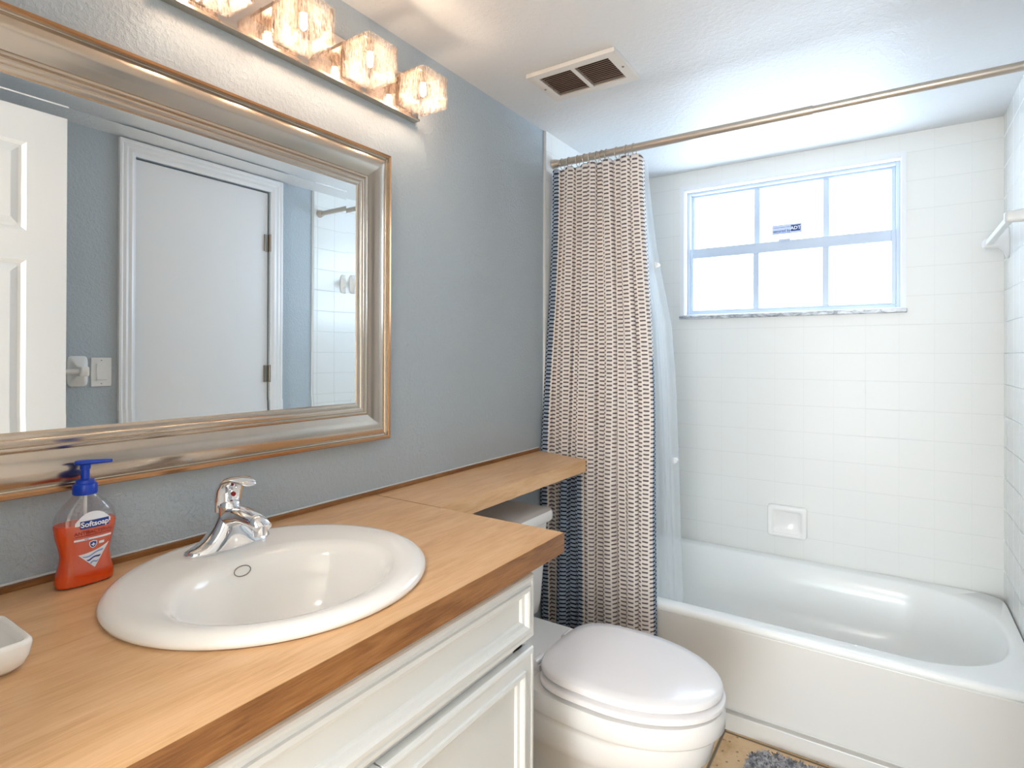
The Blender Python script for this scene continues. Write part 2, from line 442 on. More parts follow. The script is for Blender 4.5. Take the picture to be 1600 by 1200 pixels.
rings += [opening(.095, 1.486, 2.062, 2.742, 2.3, .362), opening(.10, 1.480, 2.070, 2.735, 2.3, .359), opening(.106, 1.472, 2.080, 2.726, 2.3, .350)]
rings += [opening(.12, 1.452, 2.095, 2.708, 2.4, .28), opening(.14, 1.41, 2.115, 2.69, 2.5, .18), opening(.17, 1.35, 2.14, 2.665, 2.5, .10),
          opening(.22, 1.28, 2.18, 2.62, 2.5, .075), opening(.40, 1.10, 2.30, 2.50, 2.2, .068)]
loft(bm, rings, True, False, True)
obj('basin', bm, M['tub'], tubo, auto=50)
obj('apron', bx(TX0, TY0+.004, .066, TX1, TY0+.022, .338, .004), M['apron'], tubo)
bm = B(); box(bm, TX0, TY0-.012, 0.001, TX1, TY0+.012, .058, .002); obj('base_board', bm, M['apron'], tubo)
obj('gap_back_strip', bx(TX0, TY0+.013, .01, TX1, TY0+.021, .070), M['apron'], tubo).name = 'support_rail'  # plain enamel strip behind the gap under the apron
bm = B(); loft(bm, [ell(.35, 2.40, .026, .026, .0705, 24), ell(.35, 2.40, .022, .022, .074, 24), ell(.35, 2.40, .008, .008, .074, 24)], True, False, True)
obj('drain', bm, M['chrome'], tubo, smooth=True)

# ceramic soap dish on the window wall
sd = thing('wall_soap_dish', 'white ceramic soap dish set in the tiles above the back rim of the tub', 'soap dish', (.775, D, .52))
def rrect(x0, z0, x1, z1, r, y, n=6):
    out = []
    for cx, cz, a0 in ((x1-r, z1-r, 0), (x0+r, z1-r, 90), (x0+r, z0+r, 180), (x1-r, z0+r, 270)):
        for k in range(n+1):
            a = math.radians(a0 + 90*k/n); out.append((cx+r*math.cos(a), y, cz+r*math.sin(a)))
    return out
x0, x1, z0, z1 = .700, .858, .452, .590
bm = B(); loft(bm, [rrect(x0, z0, x1, z1, .012, D-.001), rrect(x0, z0, x1, z1, .014, D-.020), rrect(x0+.003, z0+.003, x1-.003, z1-.003, .014, D-.027),
    rrect(x0+.016, z0+.014, x1-.016, z1-.016, .014, D-.028), rrect(x0+.022, z0+.022, x1-.022, z1-.024, .012, D-.020), rrect(x0+.030, z0+.034, x1-.03, z1-.030, .010, D-.006)], True, False, True)
obj('dish', bm, M['porcelain'], sd, smooth=True)
obj('drip_lip', bx(x0+.02, D-.034, z0+.006, x1-.02, D-.024, z0+.02, .004), M['porcelain'], sd)

# ------------------------------------------------------------------ shower rod, rings, curtain, liner
RY, RZ = 2.033, 2.041
rod = thing('shower_rod', 'brushed nickel tension rod across the front of the tub alcove', 'shower rod', (W/2, RY, RZ))
bm = B(); tube(bm, [(.030, RY, RZ), (.957, RY, RZ)], .0148, 20); obj('outer_tube', bm, M['rodm'], rod, auto=40)
bm = B(); tube(bm, [(.950, RY, RZ), (W-.030, RY, RZ)], .0128, 20); obj('inner_tube', bm, M['rodm'], rod, auto=40)
for a, b_ in ((.0085, .036), (W-.0085, W-.036)):
    bm = B(); tube(bm, [(a, RY, RZ), (a+(b_-a)*.35, RY, RZ), (b_, RY, RZ)], [.021, .020, .0160], 20); obj('end_cap', bm, M['rodm'], rod, auto=40)
RX = [.051, .083, .121, .153, .176, .205, .227, .246, .289, .328, .358]
r0 = None
for k, x in enumerate(RX):
    where = ['leftmost ring, next to the tiled wall'] + [f'{w} ring from the tiled wall' for w in ('second', 'third', 'fourth', 'fifth', 'sixth', 'seventh', 'eighth', 'ninth', 'tenth')] + ['last ring, nearest the middle of the rod']
    lab = 'nickel curtain hook ring on the shower rod, ' + where[k]
    if r0 is None:
        bm = B(); pts = [(x, RY + .019*math.sin(a), RZ - .005 + .0215*math.cos(a)) for a in [2*PI*i/24 for i in range(25)]]
        tube(bm, pts, .0016, 8); r0 = obj('curtain_ring', bm, M['nickel'], smooth=True, origin=(x, RY, RZ)); o = r0
    else:
        o = r0.copy(); COL.objects.link(o); o.location.x = x
    o.rotation_euler = (0, 0, math.radians(random.uniform(-9, 9)))
    tag(o, lab, 'curtain ring', 'curtain rings on the shower rod')

def smooth(a, b, x):
    t = max(0, min(1, (x-a)/(b-a))); return t*t*(3-2*t)
# curtain: NS columns, folds drawn with sharp valleys and round ridges
NS, NZ = 520, 90
FOLDS = [0, .07, .16, .25, .335, .42, .50, .59, .69, .785, .875, 1.0]     # fold boundaries (valley to valley)
def cpoint(s, z):
    q = (2.003 - z) / 1.78            # 0 at top, 1 at bottom
    xl = .022 - .014*smooth(0, .6, q); xr = .392 + .053*smooth(0, .6, q) + .022*q
    # fold index
    k = 0
    while k < len(FOLDS)-2 and s > FOLDS[k+1]: k += 1
    f = (s - FOLDS[k]) / (FOLDS[k+1] - FOLDS[k])
    ridge = abs(math.sin(PI*f))**.7
    amp = (.046, .030, .052, .026, .048, .054, .030, .052, .028, .050, .040)[k] * (1 - .25*smooth(.3, 1, q)*(k in (1, 6, 8)))
    dx = -.011*math.sin(2*PI*f)
    x = xl + (xr - xl)*s + dx + .004*math.sin(q*7+k*1.7)*math.sin(PI*f)
    yc = RY - .002 - .062*smooth(0, .75, q)
    y = yc + .018 - ridge*amp - .003*math.sin(s*60+q*9) * q
    if y > TY0 - .016 and z < .42: y = min(y, TY0 - .016)
    lim = TY0 - .016 + (RY+.02-TY0+.016)*smooth(.42, 1.6, z)
    y = min(y, lim)
    return Vector((x, y, z))
bm = B(); uvl = bm.loops.layers.uv.new('UVMap')
zs = [2.003 - (2.003-.20)*j/NZ for j in range(NZ+1)]
grid = []; arc = [0]
mid = [cpoint(i/NS, 1.2) for i in range(NS+1)]
for i in range(NS): arc.append(arc[-1] + (mid[i+1]-mid[i]).length)
for j, z in enumerate(zs):
    row = []
    for i in range(NS+1):
        s = i/NS; p = cpoint(s, z)
        if j == 0:      # scalloped top between the hooks
            k = 0
            while k < len(FOLDS)-2 and s > FOLDS[k+1]: k += 1
            f = (s - FOLDS[k]) / (FOLDS[k+1] - FOLDS[k]); p.z += .010*math.sin(PI*f) - .004
        row.append(bm.verts.new(p))
    grid.append(row)
navy_shade = {}
def is_navy_shade(s, z):  # own blue stripes plus shade painted in folds and below the shelf
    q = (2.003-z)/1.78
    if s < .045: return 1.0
    if any(abs(s-FOLDS[k]) < w_ for k, w_ in ((2, .008), (4, .006), (5, .007), (7, .009), (8, .006))): return 1.0  # shade lines painted into the fold valleys
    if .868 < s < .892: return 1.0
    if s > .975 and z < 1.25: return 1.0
    if .16 < s < .40 and q > .665:  # shade patch painted on the cloth below the shelf
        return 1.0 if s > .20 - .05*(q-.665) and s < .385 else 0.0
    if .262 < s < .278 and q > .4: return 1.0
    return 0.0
for j in range(NZ):
    for i in range(NS):
        f = bm.faces.new((grid[j][i], grid[j+1][i], grid[j+1][i+1], grid[j][i+1]))
        for l, (a, b_) in zip(f.loops, ((i, j), (i, j+1), (i+1, j+1), (i+1, j))): l[uvl].uv = (arc[a], zs[b_])
vals = [is_navy_shade(i/NS, z) for z in zs for i in range(NS+1)]
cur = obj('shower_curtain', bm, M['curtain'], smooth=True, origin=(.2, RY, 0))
at = cur.data.attributes.new('navy_shade', 'FLOAT', 'POINT'); at.data.foreach_set('value', vals)
sm = cur.modifiers.new('solid', 'SOLIDIFY'); sm.thickness = .0012
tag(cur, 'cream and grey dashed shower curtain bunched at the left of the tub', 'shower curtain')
# liner
bm = B(); rows = []
edge = [(2.000, .392), (1.85, .405), (1.66, .425), (1.50, .452), (1.38, .474), (1.15, .486), (.95, .49), (.60, .50), (.36, .51), (.14, .515)]
def ledge(z):
    for (za, xa), (zb, xb) in zip(edge, edge[1:]):
        if za >= z >= zb: return xb + (xa-xb)*(z-zb)/(za-zb)
    return edge[-1][1]
for j in range(61):
    z = 2.0 - (2.0-.19)*j/60; xr = ledge(z); q = j/60; row = []
    for i in range(81):
        s = i/80; x = .05 + (xr-.05)*s
        yc = RY + .040 + .072*smooth(0, .75, q)
        row.append((x, yc + .012*math.sin(s*38 + .6*math.sin(q*4)) + .006*math.sin(s*90), z))
    rows.append(row)
loft(bm, rows, False)
lin = obj('shower_liner', bm, M['liner'], smooth=True, origin=(.3, RY+.05, 0))
tag(lin, 'frosted clear vinyl shower liner hanging inside the tub behind the curtain', 'shower liner')
for zz in (1.60, .86):
    xr = ledge(zz); q = (2.0-zz)/1.86; yy = RY+.040+.072*smooth(0, .75, q)
    bm = B(); tube(bm, [(xr-.012, yy-.006, zz), (xr-.012, yy+.020, zz)], .011, 16)
    obj('magnet', bm, M['plastic'], lin, auto=40)

# ------------------------------------------------------------------ towel bar on the tiled right wall
tb = thing('towel_bar', 'white plastic towel bar on the tiled wall at the right end of the tub', 'towel bar', (W-.008, 2.42, 1.66))
xw = W-.008
for yy, nm in ((2.205, 'bracket'), (2.69, 'bracket')):
    bm = B()
    rings = []
    for x, hy, hz, zc in ((xw, .026, .055, 1.668), (xw-.006, .026, .054, 1.668), (xw-.014, .020, .036, 1.672), (xw-.028, .0145, .020, 1.672), (xw-.050, .013, .017, 1.670), (xw-.066, .013, .017, 1.670), (xw-.074, .009, .012, 1.670)):
        rings.append([(x, yy + hy*math.copysign(abs(math.cos(a))**.6, math.cos(a)), zc + hz*math.copysign(abs(math.sin(a))**.6, math.sin(a))) for a in [2*PI*i/28 for i in range(28)]])
    loft(bm, rings, True, True, True); obj(nm, bm, M['plastic'], tb, smooth=True)
obj('bar', bx(xw-.0655, 2.205, 1.662, xw-.0475, 2.69, 1.680, .002), M['plastic'], tb)

# ------------------------------------------------------------------ ceiling exhaust vent
vt = thing('ceiling_vent', 'cream metal exhaust grille with two louvered panels on the ceiling', 'vent', (.34, 1.64, H))
vx0, vx1, vy0, vy1 = .188, .492, 1.540, 1.742
bm = B(); prof = [(0, 0), (0, .010), (.10, .014), (1, .014), (1, .004)]
# plate with two openings
zt = H-.014
def plate(bm, cells):
    for c in cells: box(bm, *c)
ix0, ix1, iy0, iy1, im = vx0+.032, vx1-.032, vy0+.028, vy1-.030, (vx0+vx1)/2
plate(bm, [(vx0, vy0, zt, ix0, vy1, H-.001), (ix1, vy0, zt, vx1, vy1, H-.001), (ix0, vy0, zt, ix1, iy0, H-.001), (ix0, iy1, zt, ix1, vy1, H-.001), (im-.007, iy0, zt, im+.007, iy1, H-.001)])
obj('grille_frame', bm, M['vent'], vt)
obj('duct_backing', bx(ix0-.002, iy0-.002, H-.003, ix1+.002, iy1+.002, H-.001), M['blackgap'], vt)
for a, b_ in ((ix0, im-.007), (im+.007, ix1)):
    bm = B(); n = 13
    for k in range(n):
        yc = iy0 + (iy1-iy0)*(k+.5)/n
        vs = [bm.verts.new(p) for p in ((a, yc-.0045, zt+.003), (b_, yc-.0045, zt+.003), (b_, yc+.0028, zt+.006), (a, yc+.0028, zt+.006),
                                        (a, yc-.0045, zt+.0012), (b_, yc-.0045, zt+.0012), (b_, yc+.0028, zt+.0042), (a, yc+.0028, zt+.0042))]
        for f in ((0, 1, 2, 3), (4, 7, 6, 5), (0, 4, 5, 1), (3, 2, 6, 7)): bm.faces.new([vs[i] for i in f])
    obj('louver_panel', bm, M['louver'], vt)
for x in (vx0+.014, vx1-.014):
    bm = B(); loft(bm, [ell(x, 1.64, .0045, .0045, zt, 14), ell(x, 1.64, .003, .003, zt-.002, 14)], True, False, True); obj('screw', bm, M['hinge'], vt)

# ------------------------------------------------------------------ vanity: cabinet, countertop, shelf
CT, CB = .881, .839
cab = thing('vanity_cabinet', 'white painted vanity cabinet with raised moulding under the wood countertop', 'cabinet', (.28, .50, 0))
XC = .543; CYE = .990
bm = B(); box(bm, .004, -.038, .10, XC, CYE, CB-.001); 
# open top well so that the sink bowl has room
bm.free(); bm = B()
box(bm, .004, CYE-.018, .0, XC, CYE, CB-.001); box(bm, .004, -.038, .0, XC, -.020, CB-.001)
box(bm, .004, -.020, .10, XC-.018, CYE-.018, .118)
box(bm, XC-.018, -.020, .10, XC, CYE-.018, .118); 
for z0_, z1_ in ((.655, .70), (.80, CB-.001)): box(bm, XC-.018, -.020, z0_, XC, CYE-.018, z1_)
box(bm, XC-.018, CYE-.05, .118, XC, CYE-.018, CB-.001); box(bm, XC-.018, -.020, .118, XC, .02, CB-.001)
box(bm, .004, -.02, .118, .010, CYE-.018, CB-.001)
box(bm, XC-.075, -.02, 0, XC-.06, CYE-.018, .10)
obj('carcass', bm, M['white'], cab)
def front(y0, y1, z0, z1, name, mold=.030, bar=.046):
    """overlay front: eased edge, flat border, stepped moulding, recessed panel"""
    xf = XC+.0205; bm = B()
    o = rect(y0, z0, y1, z1)
    def ins(d): return rect(y0+d, z0+d, y1-d, z1-d)
    P = [(0, XC+.001), (0, xf-.005), (.002, xf-.0015), (.006, xf), (.010, xf), (.012, xf-.0015), (bar-.014, xf-.0015), (bar-.012, xf-.0015), (bar-.011, xf+.003), (bar-.004, xf+.004),
         (bar, xf+.001), (bar+.002, xf-.004), (bar+.009, xf-.006), (bar+.012, xf-.011), (bar+.012, xf-.011)]
    rings = [[(x, a, b) for a, b in ins(d)] for d, x in P]
    loft(bm, rings, True, True, True)
    return obj(name, bm, M['white'], cab)
front(.012, CYE-.002, .688, .815, 'drawer_front', bar=.030)
front(.577, CYE-.002, .118, .668, 'door')
front(.165, .573, .118, .668, 'door')

ct = thing('countertop', 'beech laminate countertop with edge painted darker for shade around the white sink', 'countertop', (.29, .5, CB))
SXc, SYc, SRX, SRY = .300, .584, .245, .251
CTX, CTY0, CTY1 = .585, -.038, 1.069
angs = sorted([2*PI*i/72 for i in range(72)] + [math.atan2(b_-SYc, a-SXc) % (2*PI) for a in (.002, CTX) for b_ in (CTY0, CTY1)])
def rp(a):
    c, s = math.cos(a), math.sin(a); ks = []
    if c > 1e-9: ks.append((CTX-SXc)/c)
    if c < -1e-9: ks.append((.002-SXc)/c)
    if s > 1e-9: ks.append((CTY1-SYc)/s)
    if s < -1e-9: ks.append((CTY0-SYc)/s)
    k = min(ks); return (SXc+c*k, SYc+s*k)
inn = [(SXc+(SRX-.03)*math.cos(a), SYc+(SRY-.03)*math.sin(a)) for a in angs]; out = [rp(a) for a in angs]
bm = B(); R = [[(x, y, CT-.0005) for x, y in inn], [(x, y, CT-.0005) for x, y in out]]
loft(bm, [[(x, y, CB) for x, y in inn], [(x, y, CT) for x, y in inn], [(x, y, CT) for x, y in out], [(x, y, CB) for x, y in out], [(x, y, CB) for x, y in inn]], True)
obj('laminate_top', bm, M['wood'], ct)
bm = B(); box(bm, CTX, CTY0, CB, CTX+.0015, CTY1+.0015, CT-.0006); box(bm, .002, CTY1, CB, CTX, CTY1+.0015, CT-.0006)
o = obj('edge_band', bm, M['woodedge_shade'], ct); tag(o, 'wood edge band with shade painted in as brown')
bm = B(); box(bm, .001, CTY0, CT, .009, 1.93, CT+.011, .001); obj('back_strip', bm, M['woodedge_shade'], ct)
bm = B(); box(bm, .0005, CTY0, CT+.011, .005, 1.93, CT+.0145, .001); obj('caulk_line', bm, M['caulk'], ct)
obj('joint_filler', bx(.010, CTY1+.0016, CB+.002, .238, CTY1+.0044, CT-.0012), M['dark'], ct)
sh = thing('toilet_shelf', 'narrow beech laminate shelf running from the countertop over the toilet tank', 'shelf', (.12, 1.48, CB))
bm = B(); P = [(.0095, CTY1+.0045), (.238, CTY1+.0045), (.242, 1.862), (.0095, 1.925)]
loft(bm, [[(x, y, CB-.002) for x, y in P], [(x, y, CT) for x, y in P]], True, True, True); obj('shelf_board', bm, M['wood'], sh)
bm = B(); vs = [(.2381, CTY1+.0045), (.2396, CTY1+.0045), (.2436, 1.8635), (.0095, 1.9265), (.0095, 1.9255), (.2421, 1.8625)]
loft(bm, [[(x, y, CB-.002) for x, y in vs], [(x, y, CT-.0006) for x, y in vs]], True, True, True); obj('edge_band', bm, M['wood'], sh)

# ------------------------------------------------------------------ sink
sk = thing('sink', 'white oval drop-in sink in the wood countertop', 'sink', (SXc, SYc, CT))
def se(cx, cy, rx, ry, z): return ell(cx, cy, rx, ry, z, 96)
Z = CT
R = [se(SXc, SYc, SRX-.006, SRY-.006, Z+.0005), se(SXc, SYc, SRX-.001, SRY-.001, Z+.003), se(SXc, SYc, SRX, SRY, Z+.008), se(SXc, SYc, SRX-.003, SRY-.003, Z+.014),
     se(SXc, SYc, SRX-.011, SRY-.011, Z+.0185), se(SXc+.003, SYc-.001, SRX-.024, SRY-.024, Z+.020), se(.318, .580, .196, .208, Z+.0185), se(.338, .574, .163, .186, Z+.0165),
     se(.349, .570, .147, .176, Z+.013), se(.351, .569, .140, .170, Z+.006), se(.351, .569, .134, .164, Z-.006), se(.350, .569, .127, .156, Z-.035), se(.347, .569, .115, .142, Z-.075),
     se(.343, .570, .092, .115, Z-.108), se(.338, .572, .06, .075, Z-.125), se(.333, .574, .025, .03, Z-.131)]
bm = B(); loft(bm, R, True, False, True); obj('basin', bm, M['porcelain'], sk, smooth=True)
bm = B(); loft(bm, [ell(.333, .574, .024, .024, Z-.130, 24), ell(.333, .574, .021, .021, Z-.126, 24), ell(.333, .574, .008, .008, Z-.127, 24)], True, False, True)
obj('drain', bm, M['chrome'], sk, smooth=True)
# overflow ring on the rear slope of the bowl
bm = B(); oc = Vector((.2155, .568, Z-.004)); nn = Vector((.93, 0, .36)).normalized(); uu = Vector((0, 1, 0)); vv = nn.cross(uu)
tube(bm, [oc + nn*.004 + uu*.0150*math.cos(a) + vv*.0085*math.sin(a) for a in [2*PI*i/24 for i in range(25)]], .0009, 6)
obj('overflow_ring', bm, M['hinge'], sk, smooth=True)

# ------------------------------------------------------------------ faucet
FX, FY, FZ = .132, .592, CT+.0195
fa = thing('faucet', 'chrome single-lever faucet on the back of the sink', 'faucet', (FX, FY, FZ))
bm = B(); loft(bm, [ell(FX, FY, .026, .079, FZ-.002, 40, 2.4), ell(FX, FY, .027, .080, FZ+.001, 40, 2.4), ell(FX, FY, .026, .079, FZ+.004, 40, 2.4)], True, True, True)
obj('base_plate', bm, M['chrome'], fa, auto=40)
bm = B(); rings = []
for i in range(33):
    s = -1 + 2*i/32; y = FY + .076*s; h = .006 + .062*math.exp(-(s/.43)**2) + .010*(1-abs(s)); wd_ = .0260*(1-abs(s)**4*.55) 
    ring = []
    for k in range(17):
        a = PI*k/16; ring.append((FX + .002 + wd_*math.cos(a)*(1-.22*math.sin(a)), y, FZ+.003 + h*abs(math.sin(a))**.7))
    rings.append(ring)
loft(bm, rings, False); bm.faces.new([v for v in list(bm.verts)[:17]]); bm.faces.new([v for v in list(bm.verts)[-17:]]); obj('body', bm, M['chrome'], fa, smooth=True)
bm = B(); tube(bm, [(FX-.010, FY, FZ+.045), (FX+.02, FY, FZ+.058), (FX+.055, FY, FZ+.064), (FX+.09, FY, FZ+.060), (FX+.112, FY, FZ+.052)],
               [(.020, .021), (.020, .020), (.016, .0185), (.013, .017), (.010, .0155)], 24, up=(0, 0, 1)); obj('spout', bm, M['chrome'], fa, smooth=True)
bm = B(); tube(bm, [(FX+.101, FY, FZ+.052), (FX+.103, FY, FZ+.036)], [.0125, .0118], 20); obj('aerator', bm, M['chrome'], fa, auto=40)
bm = B(); loft(bm, [ell(FX, FY, .021, .021, FZ+.060, 28), ell(FX, FY, .0215, .0215, FZ+.074, 28), ell(FX+.001, FY, .020, .021, FZ+.082, 28), ell(FX+.002, FY, .012, .014, FZ+.088, 28)], True, True, True)
obj('cartridge_cap', bm, M['chrome'], fa, auto=50)
bm = B(); tube(bm, [(FX-.003, FY, FZ+.066), (FX-.002, FY, FZ+.090), (FX+.004, FY, FZ+.108), (FX+.018, FY, FZ+.122), (FX+.040, FY, FZ+.128), (FX+.062, FY, FZ+.125), (FX+.072, FY, FZ+.122)],
               [(.015, .024), (.016, .0255), (.0140, .0260), (.0095, .0250), (.0055, .021), (.004, .0165), (.002, .010)], 24, up=(-1, 0, 0)); lev = obj('lever_handle', bm, M['chrome'], fa, smooth=True)
bm = B(); loft(bm, [[(FX+.0165+d, FY+.004*math.cos(a), FZ+.098+.004*math.sin(a)) for a in [2*PI*i/14 for i in range(14)]] for d in (-.003, .0015)], True, False, True)
o = obj('hot_marker', bm, M['labelred'], lev); tag(o, 'small red hot marker')

# ------------------------------------------------------------------ soap bottle
BX, BY = .060, .389
BR = [(0, .036, .018), (.002, .040, .0205), (.008, .0415, .0215), (.02, .0405, .021), (.035, .0365, .020), (.050, .035, .0195), (.065, .0375, .0205), (.082, .0415, .022), (.096, .0435, .0225),
      (.108, .0425, .022), (.120, .038, .0205), (.131, .030, .0185), (.140, .020, .016), (.146, .0145, .0145), (.150, .0135, .0135)]
def prof_at(h):
    for (a, w1, d1), (b_, w2, d2) in zip(BR, BR[1:]):
        if a <= h <= b_:
            f = (h-a)/(b_-a); return w1+(w2-w1)*f, d1+(d2-d1)*f
    return BR[-1][1:]
def bsurf(u, h, off=.0006):
    """u metres across the front (+y to the right), h height above the counter"""
    w_, d_ = prof_at(h); w_ += off; d_ += off; q = max(-.985, min(.985, u/w_))
    return (BX + d_*(1-abs(q)**2.6)**(1/2.6), BY + u, CT+.001 + h)
sb = thing('soap_dispenser', 'pump bottle of orange antibacterial hand soap with blue pump on the countertop', 'soap bottle', (BX, BY, CT))
bm = B(); loft(bm, [ell(BX, BY, d_, w_, CT+.001+h, 40, 2.6) for h, w_, d_ in BR], True, True, True); obj('bottle', bm, M['clear'], sb, auto=60)
bm = B(); loft(bm, [ell(BX, BY, prof_at(h)[1]-.0012, prof_at(h)[0]-.0012, CT+.001+h, 40, 2.6) for h in (.002, .008, .02, .035, .05, .065, .082, .096, .101)], True, True, True)
obj('liquid_soap', bm, M['soap'], sb, auto=60)
bm = B(); 
def lathe(bm, cx, cy, pr, n=28): loft(bm, [ell(cx, cy, r, r, z, n) for z, r in pr], True, True, True)
z = CT+.001
lathe(bm, BX, BY, [(z+.146, .0165), (z+.148, .0175), (z+.161, .0172), (z+.163, .0160), (z+.164, .0135), (z+.169, .0128), (z+.170, .0105)]); obj('cap', bm, M['bluecap'], sb, auto=35)
bm = B(); lathe(bm, BX, BY, [(z+.168, .0062), (z+.186, .0062), (z+.187, .0075), (z+.194, .0078)], 18); obj('pump_stem', bm, M['bluecap'], sb, auto=35)
bm = B(); dr = Vector((.45, .893, 0)); c0 = Vector((BX, BY, z+.1975))
tube(bm, [c0-dr*.014, c0-dr*.011, c0, c0+dr*.012, c0+dr*.026, c0+dr*.034, c0+dr*.037], [(.003, .006), (.0042, .009), (.0045, .0095), (.004, .007), (.0035, .0045), (.003, .0038), (.0025, .003)], 14, up=(0, 0, 1))
obj('pump_head', bm, M['bluecap'], sb, smooth=True)
bm = B(); tube(bm, [(BX, BY, z+.004), (BX, BY, z+.146)], .0028, 10); obj('dip_tube', bm, M['plastic'], sb)
def patch(fn, nu, nv, off):
    """fn(a, b) -> (u, h)"""
    bm = B(); loft(bm, [[bsurf(*fn(i/nu, j/nv), off) for i in range(nu+1)] for j in range(nv+1)], False); return bm
LU = .003
def arch(a, b_):     # white panel with arched top
    u = -.024 + .050*a; top = .1195 - .0155*abs((a-.5)*2)**2.2; return (LU+u, .099 + (top-.099)*b_)
obj('label_film', patch(lambda a, b_: (LU-.034+.067*a, .022 + (.098+.0200*(1-abs(2*a-1)**2.2)-.022)*b_), 24, 24, .0004), M['film'], sb, smooth=True)
obj('label_arch', patch(arch, 20, 8, .0008), M['labelwhite'], sb, smooth=True)
npl = obj('name_plate', patch(lambda a, b_: (LU-.0175+.041*a, .0935 + .0125*b_), 16, 4, .0012), M['labelblue'], sb, smooth=True)
def wrap(bm, cu, ch, off):
    for v in bm.verts: v.co = Vector(bsurf(cu+v.co.x, ch+v.co.y, off))
    return bm
obj('brand_lettering', wrap(textmesh('Softsoap', .0115, .0003), LU+.003, .0999, .0017), M['labelwhite'], npl)
obj('type_lettering', wrap(textmesh('ANTIBACTERIAL', .0074, .0001), LU+.002, .0868, .0018), M['labelred'], sb)
bm = patch(lambda a, b_: (LU-.024+.052*a, .0815 + .0009*b_), 12, 1, .0010); obj('red_rule', bm, M['labelred'], sb)
obj('white_band', patch(lambda a, b_: (LU-.025+.053*a, .0745 + .0032*b_), 12, 1, .0010), M['labelwhite'], sb)
bm = patch(lambda a, b_: (LU-.0115+.006*a, .0758+.0010*b_), 3, 1, .0014); obj('band_print', bm, M['labelblue'], sb)
def poly(pts, off, res=1):
    bm = B(); bm.faces.new([bm.verts.new(bsurf(LU+u, h, off)) for u, h in pts]); return bm
shp = [(-.0055, .0705), (0, .0722), (.0055, .0705), (.0055, .0655), (.0035, .0615), (0, .0592), (-.0035, .0615), (-.0055, .0655)]
shd = obj('shield', poly([(u+.001, h) for u, h in shp], .0010), M['labelwhite'], sb)
obj('shield_field', poly([(u*.8+.001, (h-.0655)*.8+.0655) for u, h in shp], .0014), M['labelblue'], shd)
bm = B()
for a, c in (((-.0009, .0628), (.0009, .0682)), ((-.0027, .0646), (.0027, .0664))):
    bm.faces.new([bm.verts.new(bsurf(LU+u+.001, h, .0018)) for u, h in (a, (c[0], a[1]), c, (a[0], c[1]))])
obj('shield_cross', bm, M['labelwhite'], shd)
obj('small_print', patch(lambda a, b_: (LU+.0095+.0075*a, .0645+.004*b_), 3, 1, .001), M['labelwhite'], sb)
# V of pale blue and white waves
def vee(a, b_):
    h = .052 - .024*b_; left = -.019 + (.003+.019)*b_; right = .025 - (.025-.004)*b_
    hh = h + (.012*(1-b_)*a*a); return (LU+left+(right-left)*a, hh)
wvp = obj('wave_panel', patch(vee, 10, 8, .0010), M['labelwhite'], sb, smooth=True)
for k, mm in ((0, 'labellight'), (1, 'labelblue'), (2, 'labellight')):
    obj('wave_stripe', patch(lambda a, b_: vee(.06+.8*a, .14 + .24*k + .09*b_ + .05*math.sin(a*7+k)), 14, 1, .0015), M[mm], wvp, smooth=True)

# ------------------------------------------------------------------ soap dish at the left edge
ds = thing('counter_soap_dish', 'white ceramic dish on the countertop at the left edge of the photo', 'dish', (.24, .19, CT))
def rr2(x0, y0, x1, y1, r, z, n=7):
    out = []
    for cx, cy, a0 in ((x1-r, y1-r, 0), (x0+r, y1-r, 90), (x0+r, y0+r, 180), (x1-r, y0+r, 270)):
        for k in range(n+1):
            a = math.radians(a0 + 90*k/n); out.append((cx+r*math.cos(a), cy+r*math.sin(a), z))
    return out
a = (.196, .100, .316, .251)
def gd(d, z, r): return rr2(a[0]+d, a[1]+d, a[2]-d, a[3]-d, r, z)
bm = B(); loft(bm, [gd(.022, CT+.0005, .01), gd(.012, CT+.002, .014), gd(.005, CT+.008, .018), gd(.001, CT+.018, .020), gd(0, CT+.032, .016), gd(.001, CT+.036, .015), gd(.004, CT+.038, .013), gd(.008, CT+.036, .011),
   gd(.012, CT+.030, .010), gd(.018, CT+.020, .01), gd(.03, CT+.016, .01)], True, True, True)
obj('dish_body', bm, M['porcelain'], ds, smooth=True)

# ------------------------------------------------------------------ mirror
MY0, MY1, MZ0, MZ1 = .016, 1.103, 1.031, 1.800
IY0, IY1, IZ0, IZ1 = .126, .994, 1.134, 1.696
mr = thing('wall_mirror', 'large rectangular mirror in a wide champagne silver frame above the sink', 'mirror', (0, .56, MZ0))
prof = [(0, .001), (0, .030), (.02, .034), (.075, .035), (.10, .033), (.115, .0285), (.13, .0275), (.20, .0315), (.29, .0345), (.38, .0350), (.47, .0330), (.56, .0290), (.63, .0250), (.68, .0225), (.70, .0245), (.73, .0255), (.76, .0250),
        (.78, .0220), (.80, .0225), (.83, .0235), (.86, .0225), (.88, .0200), (.90, .0205), (.94, .0205), (.97, .0185), (1.0, .0160), (1.0, .004)]
bm = B(); pl = lambda a_, b_, h: (h, a_, b_)
o_, i_ = rect(MY0, MZ0, MY1, MZ1), rect(IY0, IZ0, IY1, IZ1)
